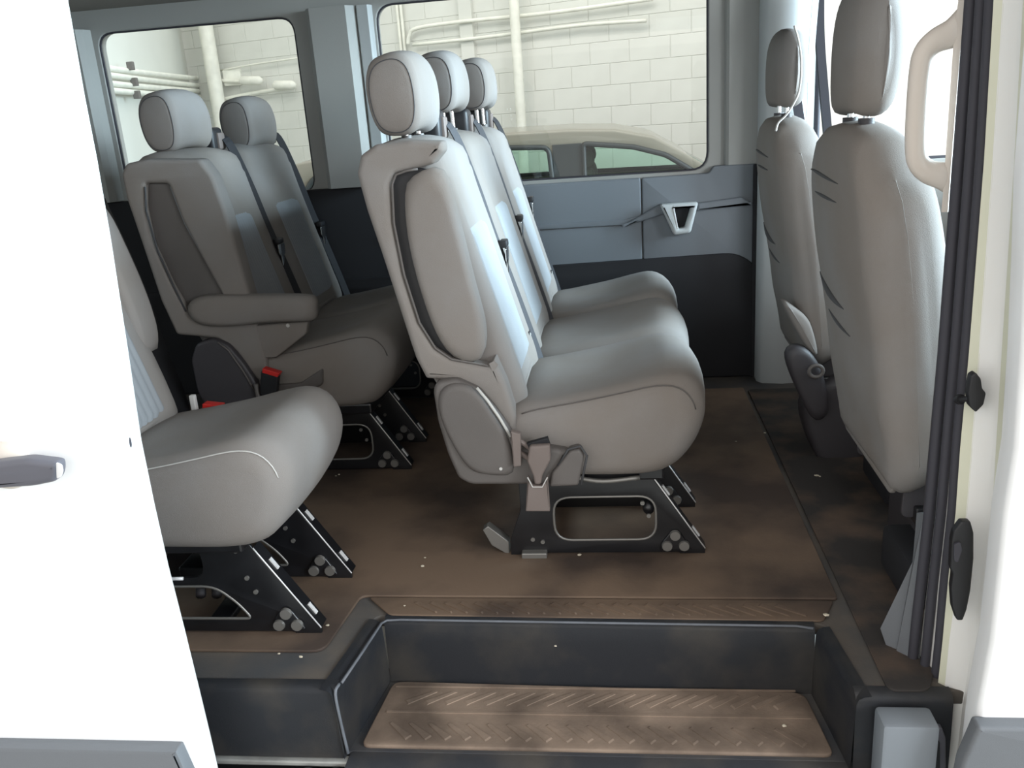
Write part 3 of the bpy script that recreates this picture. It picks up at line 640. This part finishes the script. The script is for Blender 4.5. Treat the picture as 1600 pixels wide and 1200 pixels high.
mk('side_skirt', plate([rounded(ddx([(404, 590), (420, 602), (470, 598), (505, 575), (505, 600), (468, 620), (425, 640), (405, 640)]), .01)], YD-.004, YD+.03, 'XZ', .006), seat_plastic, db, auto=50)
mk('panel_screw', cyl((at(455, 505, YD+.03).x, YD+.0, at(455, 505, YD+.03).z), (at(455, 505, YD+.03).x, YD+.03, at(455, 505, YD+.03).z), .006, 10), pale_seam, db)
mk('armrest_bracket', plate([rounded(ddx([(365, 512), (480, 502), (478, 522), (430, 560), (405, 560)]), .008)], YD+.004, YD+.03, 'XZ', .005), fabric, db, auto=50)
bk = mk('belt_buckle', plate([rounded(ddx([(417, 572), (444, 578), (440, 612), (433, 620), (424, 620), (415, 606)]), .005)], YD-.05, YD-.026, 'XZ', .005), black_pl, db, auto=40, label='black belt buckle with red button')
mk('release_button', plate([rounded(ddx([(420, 568), (446, 576), (443, 582), (419, 575)]), .002)], YD-.052, YD-.024, 'XZ', .002), red_m, bk, label='red release button')
mk('buckle_stalk', tube(spline([at(400, 600, YD-.03), at(405, 622, YD-.035), at(420, 628, YD-.035), at(432, 618, YD-.035)], 4), .008, 8), seat_plastic, db, smooth=True)
for y in (2.56, 2.80, 3.30): leg_frame(db, DX, y, holes=int(y != 2.80))  # second leg solid here too, added shade behind the near hole
mk('seat_pan', box(-.27+DX, .10+DX, 2.52, 3.38, .215, .25, .006), black_metal, db)
# ---- near single
sg = bench('single_seat', 'pale grey single seat beside the sliding door, ribbed backrest', (-.98, 1.78, 0), DX, [(1.575, 2.0)], [(0, 0, 0)], None, 'single')
mk('backrest_wing', loaf([(x+DX, z) for x, z in [(-.345, .95), (-.315, .86), (-.285, .74), (-.272, .64), (-.282, .585), (-.30, .60), (-.34, .75), (-.375, .9)]], 1.93, 2.03, .02, 40, 2, 5), fabric, sg, smooth=True)
for y in (1.632, 1.872): leg_frame(sg, DX, y, small=True)
mk('cross_tube', cyl((-.06+DX, 1.632, .150), (-.06+DX, 1.872, .150), .011, 12), black_metal, sg, smooth=True)
mk('cross_bar', box(-.07+DX, -.02+DX, 1.636, 1.868, .022, .040, .004), black_metal, sg)
mk('spring_pack', box(-.16+DX, -.02+DX, 1.70, 1.80, .10, .135, .006), black_metal, sg)
for i in range(3): mk('spring_rib', cyl((-.035-.04*i+DX, 1.70, .06), (-.055-.04*i+DX, 1.75, .085), .012, 8), dark_plastic, sg, smooth=True)
mk('seat_pan', box(-.27+DX, .06+DX, 1.60, 1.96, .225, .25, .006), black_metal, sg)
mk('height_lever', tube(spline([(-.235+DX, 1.60, .235), (-.225+DX, 1.60, .19), (-.18+DX, 1.60, .165), (-.09+DX, 1.60, .165)], 5), .004, 8), worn_edge, sg, smooth=True)
bk = mk('belt_buckle', plate([rounded(sx([(317, 634), (346, 634), (346, 668), (316, 668)], 2.03), .004)], 2.02, 2.045, 'XZ', .005), dark_plastic, sg, auto=40, label='belt buckle with red button')
mk('release_button', plate([rounded(sx([(319, 629), (348, 632), (347, 639), (319, 636)], 2.03), .002)], 2.018, 2.047, 'XZ', .002), red_m, bk, label='red release button')
mk('buckle_webbing', ribbon([at(288, 655, 2.02), at(300, 645, 2.02), at(312, 668, 2.02)], (0, 1, 0), .02, .004), seat_plastic, sg)
mk('anchor_clip', box(-1.105, -1.09, 2.005, 2.02, .40, .46, .003), pale_seam, sg)
# belt hanging behind the single seat
rb = recentre(mk('hanging_belt', ribbon(spline([(-1.86, 2.95, .92), (-1.80, 2.90, .80), (-1.66, 2.75, .60), (-1.54, 2.60, .42), (-1.44, 2.5, .25), (-1.40, 2.45, .012)], 6), (0, 1, 0), .16, .02), belt_dark, smooth=False))
tag(rb, 'dark folded belt and cover hanging behind the pale single seat', 'seat belt')
# ---- front seats
def front_seat(name, label, y0, y1, zx, loc, big):
    t = thing(name, label, 'seat', loc); yc = (y0+y1)/2
    R = [(.455, 1.028), (.440, .99), (.438, .93), (.445, .85), (.458, .75), (.475, .66), (.49, .58), (.505, .48), (.525, .40), (.545, .31)]
    Fp = [(.60, .30), (.665, .36), (.675, .45), (.655, .58), (.635, .72), (.61, .86), (.575, .98), (.53, 1.030)]
    P = [(x+zx, z) for x, z in R+Fp]
    def df(x, y, z):
        u = (y-yc)/((y1-y0)/2); s = 1-.18*max(0, (z-.80)/.23)**2
        z -= .035*u*u*max(0, min(1, (z-.85)/.12))**2
        g = max(-1, min(1, (.54-(x-zx))/.07)); return (x+.012*u*u*g, yc+(y-yc)*s, z)
    b = mk('backrest', loaf(P, y0, y1, .05, 72, 10, 7, df), fabric, t, smooth=True)
    # rear panel mouldings
    def rx(z):
        for (x0, z0), (x1, z1) in zip(R[1:], R[2:]):
            if z1 <= z <= z0: return x0+(x1-x0)*(z-z0)/(z1-z0)
        return R[-1][0]
    for zz, ya, yb, cv in ((.925, .21, -.09, .02), (.885, .14, -.07, .0), (.655, .20, -.03, .035), (.60, .14, -.05, .012)):
        pts = []
        for k_ in range(9):
            t_ = k_/8; z_ = zz+cv*(1-t_)**2-.004*t_; pts.append(df(rx(z_)+zx-.0005, yc+ya+(yb-ya)*t_, z_))
        mk('back_crease', tube(pts, [.0008+(.0032 if zz != .655 else .007)*math.sin(math.pi*k_/8) for k_ in range(9)], 6), seam_m, b, smooth=True)
    # pull pocket
    C = [(x+zx, z) for x, z in ((.60, .33), (.70, .31), (.95, .31), (1.10, .33), (1.15, .40), (1.12, .47), (1.0, .48), (.8, .45), (.65, .43))]
    mk('seat_cushion', loaf(C, y0+.01, y1-.01, .05, 48, 4, 5), fabric, t, smooth=True)
    Hh = [(x+zx, z if big else 1.275+(z-1.297)*.86) for x, z in ((.452, 1.07), (.447, 1.15), (.452, 1.24), (.470, 1.285), (.50, 1.297), (.535, 1.27), (.548, 1.18), (.540, 1.09), (.515, 1.055), (.475, 1.052))]
    hw = .125
    def dh(x, y, z):
        u = (y-yc)/hw; g = max(0, min(1, (.54-(x-zx))/.08)); return (x+.022*u*u*g, yc+(y-yc)*(1-.12*max(0, (z-1.18)/.12)**2), z-.015*u*u)
    h = mk('headrest', loaf(Hh, yc-hw, yc+hw, .04, 44, 6, 6, dh), fabric, t, smooth=True)
    for s in (-1, 1): mk('headrest_post', cyl((.495+zx, yc+s*.06, 1.0), (.495+zx, yc+s*.06, 1.08), .007, 10), chrome, h, auto=60, label='chrome headrest post'); mk('post_collar', cyl((.495+zx, yc+s*.06, 1.022), (.495+zx, yc+s*.06, 1.040), .016, 12), dark_plastic, h, auto=40)
    # pedestal, rails and brackets
    mk('pedestal', box(.66+zx, 1.08+zx, y0+.06, y1-.06, .008, .22, .01), dark_plastic, t, auto=40)
    for y in (y0+.07, y1-.07): mk('slide_rail', box(.60+zx, 1.12+zx, y-.02, y+.02, .22, .26, .004), black_metal, t); mk('recliner_bracket', plate([rounded([(.575+zx, .23), (.72+zx, .24), (.70+zx, .33), (.66+zx, .45), (.60+zx, .47), (.58+zx, .34)], .02)], y-.005, y+.005, 'XZ', .002), dark_plastic, t, auto=40)
    mk('rear_skirt', plate([rounded([(y0+.07, .28), (y1-.03, .29), (y1-.03, .36), (y0+.05, .36)], .02)], .553+zx, .565+zx, 'YZ', .004), fabric, t, auto=50)
    return t
ps = front_seat('front_passenger_seat', 'large grey front seat back nearest the door pillar', 1.655, 2.135, 0, (.8, 1.9, 0), 1)
ds = front_seat('driver_seat', 'grey front seat farther off, with a white cord on its headrest', 2.56, 3.02, .015, (.8, 2.8, 0), 0)
# ring bracket and small fittings by the driver seat
o = mk('tether_ring', tube([(at(1275, 580, 2.5).x+.020*math.cos(a*math.pi/8), 2.5, at(1275, 580, 2.5).z+.018*math.sin(a*math.pi/8)) for a in range(16)], .006, 8, closed=True), seat_plastic, ds, smooth=True)
mk('hinge_cover', loaf(sx([(1226, 560), (1232, 540), (1250, 538), (1268, 552), (1284, 585), (1290, 640), (1268, 650), (1245, 610)], 2.56), 2.52, 2.58, .015, 32, 2, 4), dark_plastic, ds, smooth=True)
mk('side_bolster', loaf(sx([(1222, 470), (1240, 478), (1262, 500), (1274, 548), (1262, 545), (1240, 510)], 2.58), 2.54, 2.62, .012, 32, 2, 4), fabric, ds, smooth=True)
mk('seat_base_cover', loaf(sx([(1255, 640), (1280, 600), (1330, 590), (1345, 650), (1345, 740), (1300, 745), (1270, 700)], 2.60), 2.58, 2.70, .02, 32, 2, 4), dark_plastic, ds, smooth=True)
mk('console_box', box(.70, .98, 2.22, 2.46, .008, .20, .02), trim_dk, ps, auto=40)
mk('jack_cover', box(.60, .74, 1.72, 1.92, .008, .12, .015), trim_dk, ps, auto=40)
cd = mk('white_cord', tube(spline([at(x, y, 2.62) for x, y in ((1241, 40), (1248, 65), (1252, 100), (1249, 140), (1240, 162), (1228, 180), (1216, 192), (1212, 205))], 5), .003, 7), pale_seam, smooth=True)
tag(recentre(cd), 'thin white cord looped over the farther front headrest', 'cord')
# front belts
b1 = recentre(mk('belt_webbing', ribbon(spline([at(1276, -20, 3.12), at(1268, 80, 3.1), at(1266, 160, 3.08), at(1262, 230, 3.05)], 5), (1, .3, 0), .022, .003), trim_lt))
tag(b1, 'pale vertical belt webbing beside the far front pillar', 'seat belt')
b2 = recentre(mk('door_frame_strip', ribbon(spline([at(1280, -20, 3.2), at(1281, 60, 3.2), at(1287, 140, 3.2), at(1296, 240, 3.2), at(1302, 300, 3.2)], 5), (1, 0, 0), .028, .02), seal_m))
tag(b2, 'dark slanting door frame strip seen between the two front headrests', 'door seal')
b3 = recentre(mk('shoulder_strap', ribbon([at(1244, 150, 3.0), at(1250, 190, 3.0), at(1262, 240, 2.98)], (1, 0, 0), .03, .003), seal_m))
tag(b3, 'short dark belt strap behind the farther front headrest', 'seat belt')
# D-shaped grab handle
gh = thing('grab_handle', 'beige D shaped grab handle on the near door pillar', 'handle', at(1490, 300, 1.6))
gp = [at(x, y, 1.60) for x, y in ((1508, 40), (1488, 52), (1462, 64), (1444, 82), (1437, 110), (1432, 170), (1430, 225), (1434, 252), (1450, 268), (1475, 275), (1500, 284))]
gp = spline(gp, 5)
bm = bmesh.new(); R = []; N = len(gp)
for i, p in enumerate(gp):
    tt = (gp[min(i+1, N-1)]-gp[max(i-1, 0)]).normalized(); u = Vector((0, 1, 0)); v = tt.cross(u).normalized()
    wd = .017+.013*(abs(i/(N-1)-.5)*2)**3
    R.append([bm.verts.new(p+v*wd*math.cos(a)+u*.014*math.sin(a)) for a in [2*math.pi*k/14 for k in range(14)]])
for a, b in zip(R, R[1:]):
    for k in range(14): bm.faces.new((a[k], a[(k+1) % 14], b[(k+1) % 14], b[k]))
bm.faces.new(R[0][::-1]); bm.faces.new(R[-1]); bmesh.ops.recalc_face_normals(bm, faces=bm.faces)
mk('grip', bm, cream, gh, smooth=True)
mk('mounting_strip', strip('a', [1.60, 1.59], [(y, [curve([(0, 1503), (100, 1496), (200, 1490), (300, 1483), (330, 1480)], y), curve(E0, y)+2]) for y in (-30, 0, 40, 100, 150, 200, 250, 300, 330)], cream, None, th=.015), cream, gh)
# crumbs on the mats
for i, (px, py) in enumerate(((530, 742), (525, 744), (1276, 744), (1281, 745), (664, 872), (632, 947), (1290, 962), (905, 868), (1150, 690), (660, 885), (512, 978), (1195, 677), (436, 1022), (470, 1027), (1225, 1135), (868, 1010))):
    r = Rw @ Vector(((px-800)/F, (py-600)/F, 1)); zf = .008 if py < 1100 else -.154
    p = Vector((0, 0, HCAM))+r*((zf-HCAM)/r.z); s = random.uniform(.0025, .006)
    bm = bmesh.new(); bmesh.ops.create_icosphere(bm, subdivisions=1, radius=1)
    for v in bm.verts: v.co = Vector((v.co.x*s*random.uniform(.8, 1.6), v.co.y*s*random.uniform(.7, 1.2), (v.co.z+.8)*s*.5))
    o = mk('crumb', bm, crumb_m); o.location = p; tag(o, 'tiny pale crumb of debris lying on the dirty van floor', 'crumb', 'crumbs on the van floor')
# ================================================================== OUTSIDE: garage
GZ = -.72
struct('ground', box(-12, 14, -8, 12, GZ-.1, GZ), concrete)
d = Vector((1, -.33, 0)).normalized(); nb = Vector((-d.y, d.x, 0))      # along the block wall / away from us
O = Vector((0, 9.0, 0)); u0, u1 = -6.0, 1.45
def wpt(u, off, z): return O+d*u+nb*off+Vector((0, 0, z))
bm = bmesh.new(); c8 = [wpt(u, off, z) for z in (GZ, 3.6) for u, off in ((u0, 0), (u1, 0), (u1, .25), (u0, .25))]
V = [bm.verts.new(p) for p in c8]
for f in ((0, 1, 5, 4), (1, 2, 6, 5), (2, 3, 7, 6), (3, 0, 4, 7), (4, 5, 6, 7), (3, 2, 1, 0)): bm.faces.new([V[i] for i in f])
gw = struct('wall_garage_far', bm, mortar_m)
base = bmesh.new(); box(.003, .397, -.006, .02, .002, .198, .003, 1, bm=base)
me_b = bpy.data.meshes.new('brick'); base.to_mesh(me_b); base.free(); me_b.materials.append(block_m)
rest = bmesh.new(); ang = math.atan2(d.y, d.x); cnt = 0
RwT = Rw.transposed()
def proj(p): v = RwT @ (p-Vector((0, 0, HCAM))); return 800+F*v.x/v.z, 600+F*v.y/v.z
for row in range(21):
    z = GZ+row*.2; off = .2 if row % 2 else 0
    for i in range(19):
        u = u0+off+i*.4
        if u+.4 > u1: continue
        px, py = proj(wpt(u+.2, 0, z+.1))
        Mx = Matrix.Translation(wpt(u, 0, z)) @ Matrix.Rotation(ang, 4, 'Z')
        if ((590 < px < 1125) or (330 < px < 500)) and -25 < py < 300 and cnt < 290:
            o = bpy.data.objects.new('brick', me_b); COL.objects.link(o); o.matrix_local = Mx; o.parent = gw; cnt += 1
        else:
            s = len(rest.verts); box(.003, .397, -.006, .02, .002, .198, bm=rest)
            rest.verts.ensure_lookup_table()
            for v in rest.verts[s:]: v.co = Mx @ v.co
mk('more_bricks', rest, block_m, gw, kind='stuff')
# side wall meeting it behind the rear window
cor = wpt(-5.35, -.02, 0); dl = Vector((.25, -1, 0)).normalized()
bm = bmesh.new(); nn = Vector((1, .25, 0)).normalized()
c8 = [cor+dl*a-nn*b+Vector((0, 0, z)) for z in (GZ, 3.6) for a, b in ((0, 0), (6, 0), (6, .25), (0, .25))]
V = [bm.verts.new(p) for p in c8]
for f in ((0, 1, 5, 4), (1, 2, 6, 5), (2, 3, 7, 6), (3, 0, 4, 7), (4, 5, 6, 7), (3, 2, 1, 0)): bm.faces.new([V[i] for i in f])
bmesh.ops.recalc_face_normals(bm, faces=bm.faces); gl = struct('wall_garage_left', bm, gwall_m)
# pipes on the garage walls
def onwall(px, py, off=-.08):       # sight line to block wall
    r = Rw @ Vector(((px-800)/F, (py-600)/F, 1)); s = (O+nb*off).dot(nb)/r.dot(nb); return Vector((0, 0, HCAM))+r*s
def onleft(px, py, off=.08):
    r = Rw @ Vector(((px-800)/F, (py-600)/F, 1)); s = (cor+nn*off).dot(nn)/r.dot(nn); return Vector((0, 0, HCAM))+r*s
def pipe(label, pts, r, name='pipe', g=None):
    o = recentre(mk(name, tube(spline(pts, 5), r, 10), pipe_m, smooth=True)); tag(o, label, 'pipe', g)
p0 = onwall(312, -10, -.20); p1 = onwall(347, 200, -.20); x, y = p1.x, p1.y
pipe('thick white downpipe in the garage corner seen through rear window', [(x, y, GZ), (x, y, 1.2), (x, y, 3.4)], .085, 'downpipe')
p1 = onwall(812, 150, -.17); pipe('white vertical pipe on block wall above the parked car', [(p1.x, p1.y, GZ), (p1.x, p1.y, 1.2), (p1.x, p1.y, 3.4)], .05, 'vertical_pipe')
for kx in (621, 627):
    p1 = onwall(kx, 20, -.05); pipe('thin vertical conduit behind the tan headrest, %s of two' % ('left' if kx < 625 else 'right'), [(p1.x, p1.y, 1.3), (p1.x, p1.y, 2.0), (p1.x, p1.y, 3.4)], .016, 'conduit', 'thin vertical conduits on the block wall')
pipe('long upper conduit running along the white block wall', [onwall(637, 70), onwall(640, 55), onwall(652, 44), onwall(720, 34), onwall(860, 20), onwall(1020, -2)], .020, 'conduit')
pipe('long lower conduit running along the white block wall', [onwall(645, 70), onwall(760, 58), onwall(900, 40), onwall(1010, 32)], .018, 'conduit')
for i, (ya, yb, lb) in enumerate(((105, 124, 'uppermost'), (115, 135, 'second highest'), (129, 143, 'third highest'), (140, 152, 'lowest'))):
    pipe('%s of the white pipes left of the downpipe' % lb, [onleft(140, ya-2, .10), onleft(230, (ya*.5+yb*.5), .10), onleft(322, yb, .10)], .026, 'wall_pipe')
pipe('upper white pipe ending in a rounded box right of the downpipe', [onwall(335, 126, -.10), onwall(370, 127, -.10), onwall(405, 130, -.10)], .022, 'wall_pipe')
pipe('lower white pipe right of the downpipe', [onwall(335, 158, -.10), onwall(400, 145, -.10), onwall(462, 136, -.10)], .022, 'wall_pipe')
pipe('thin sloping conduit high on wall right of the downpipe', [onwall(345, 110), onwall(400, 100), onwall(470, 90)], .010, 'conduit')
for px, py, L, lb in ((391, 126, 30, 'rounded white fitting nearer the downpipe'), (443, 133, 30, 'rounded white fitting farther from the downpipe')):
    o = recentre(mk('pipe_fitting', tube([onwall(px-16, py+1, -.14), onwall(px-12, py, -.14), onwall(px+14, py, -.14), onwall(px+19, py, -.14)], [.02, .05, .05, .02], 12), pipe_m, smooth=True)); tag(o, lb+' on the garage wall', 'fitting')
q = onwall(350, 118, -.10)
o = recentre(mk('junction_box', box(q.x-.02, q.x+.2, q.y-.0, q.y+.06, q.z-.12, q.z+.06, .015), pipe_m, auto=40)); tag(o, 'off-white junction box behind the pipes at the downpipe', 'box')
for i, (px, py, lb) in enumerate(((204, 103, 'top'), (210, 128, 'middle'), (214, 148, 'bottom'))):
    q = onleft(px, py, .14); o = recentre(mk('pipe_clamp', box(q.x-.03, q.x+.03, q.y-.02, q.y+.02, q.z-.035, q.z+.035, .006), seat_plastic)); tag(o, '%s grey clamp on the pipes left of the downpipe' % lb, 'clamp')
q = onwall(748, 50, 0)
# pilaster on the block wall
bm = bmesh.new(); ua = (onwall(722, 40, 0)-O).dot(d); ub = (onwall(742, 40, 0)-O).dot(d)
c8 = [wpt(u, off, z) for z in (GZ, 3.6) for u, off in ((ua, -.06), (ub, -.06), (ub, 0), (ua, 0))]
V = [bm.verts.new(p) for p in c8]
for f in ((0, 1, 5, 4), (1, 2, 6, 5), (2, 3, 7, 6), (3, 0, 4, 7), (4, 5, 6, 7), (3, 2, 1, 0)): bm.faces.new([V[i] for i in f])
mk('pilaster', bm, mortar_m, gw)
# ------------------------------------------------------------------ parked car behind
car = thing('parked_car', 'champagne coloured car parked beyond the van window', 'car', (-.9, 7.0, GZ))
Yn = 6.2; Yf = 7.9
top = [(-2.9, .45), (-2.75, .66), (-2.3, .84), (-1.6, .93), (-.9, .955), (-.3, .95), (.016, .93), (.28, .868), (.51, .735), (.72, .60), (.95, .45)]
low = [(1.9, .36), (2.05, .1), (2.05, -.35), (-3.2, -.35), (-3.2, .2), (-3.05, .42)]
wa = rounded([(-2.3, .55), (-1.35, .55), (-1.35, .85), (-1.75, .84), (-2.15, .74)], .05)
wb = rounded([(-1.25, .55), (-.42, .55), (-.44, .845), (-.8, .865), (-1.25, .86)], .05)
wc = rounded([(-.20, .55), (.66, .54), (.53, .635), (.36, .745), (.14, .812), (-.20, .855)], .03)
for y in (Yn, Yf):
    mk('body_side', plate([rounded(top+low, .02, 2), wa, wb, wc], y, y+.05, 'XZ', .015), car_paint, car, auto=40)
    for wpoly in (wa, wb, wc):
        mk('side_window', plate([wpoly], y+.02, y+.028, 'XZ', .001), car_glass, car)
        mk('window_rubber', tube([(p[0], y-.002, p[1]) for p in wpoly], .018, 6, closed=True), car_trim, car, smooth=True)
bm = bmesh.new(); rows = []
for x, z in top[1:9]: rows.append([bm.verts.new((x, y, z-.004+.03*math.sin(math.pi*(y-Yn)/(Yf+.05-Yn)))) for y in [Yn+.02+(Yf-Yn)*k/8 for k in range(9)]])
for a, b in zip(rows, rows[1:]):
    for k_ in range(8): bm.faces.new((a[k_], a[k_+1], b[k_+1], b[k_]))
bmesh.ops.recalc_face_normals(bm, faces=bm.faces); bmesh.ops.solidify(bm, geom=bm.faces[:], thickness=.02); mk('roof', bm, car_paint, car, smooth=True)
mk('windscreen', loft([[(.51, Yn+.06, .725), (.51, Yf, .725), (.53, Yf, .725), (.53, Yn+.06, .725)], [(1.1, Yn+.06, .38), (1.1, Yf, .38), (1.12, Yf, .38), (1.12, Yn+.06, .38)]]), car_glass, car)
mk('bonnet', loft([[(x, Yn+.02, z), (x, Yf+.03, z), (x, Yf+.03, z-.03), (x, Yn+.02, z-.03)] for x, z in ((1.0, .42), (1.9, .34), (2.03, .1))]), car_paint, car)
mk('door_pillar', box(-.415, -.21, Yn-.006, Yn+.012, .52, .86, .004), car_trim, car)
mk('far_pillar', box(-.40, -.25, Yf-.01, Yf+.01, .52, .86, .004), car_trim, car)
for x in (-2.2, 1.2):
    for y in (Yn+.02, Yf-.2):
        w_ = mk('wheel', cyl((x, y, GZ+.33), (x, y+.22, GZ+.33), .33, 28), black_pl, car, auto=40)
        mk('wheel_hub', cyl((x, y-.005, GZ+.33), (x, y+.225, GZ+.33), .19, 20), bolt_m, w_, auto=40)
for y in (6.55, 7.25):
    s_ = mk('car_seat', loaf([(-.34, .15), (-.30, .5), (-.27, .62), (-.18, .66), (-.14, .60), (-.12, .4), (-.10, .15)], y, y+.45, .05, 32, 3, 4), car_int, car, smooth=True)
    mk('car_headrest', loaf([(-.27, .67), (-.26, .78), (-.2, .80), (-.15, .76), (-.15, .68)], y+.10, y+.35, .03, 24, 2, 4), car_int, s_, smooth=True)
mk('underbody', box(-3.1, 1.98, Yn+.05, Yf, -.40, .10), car_trim, car)
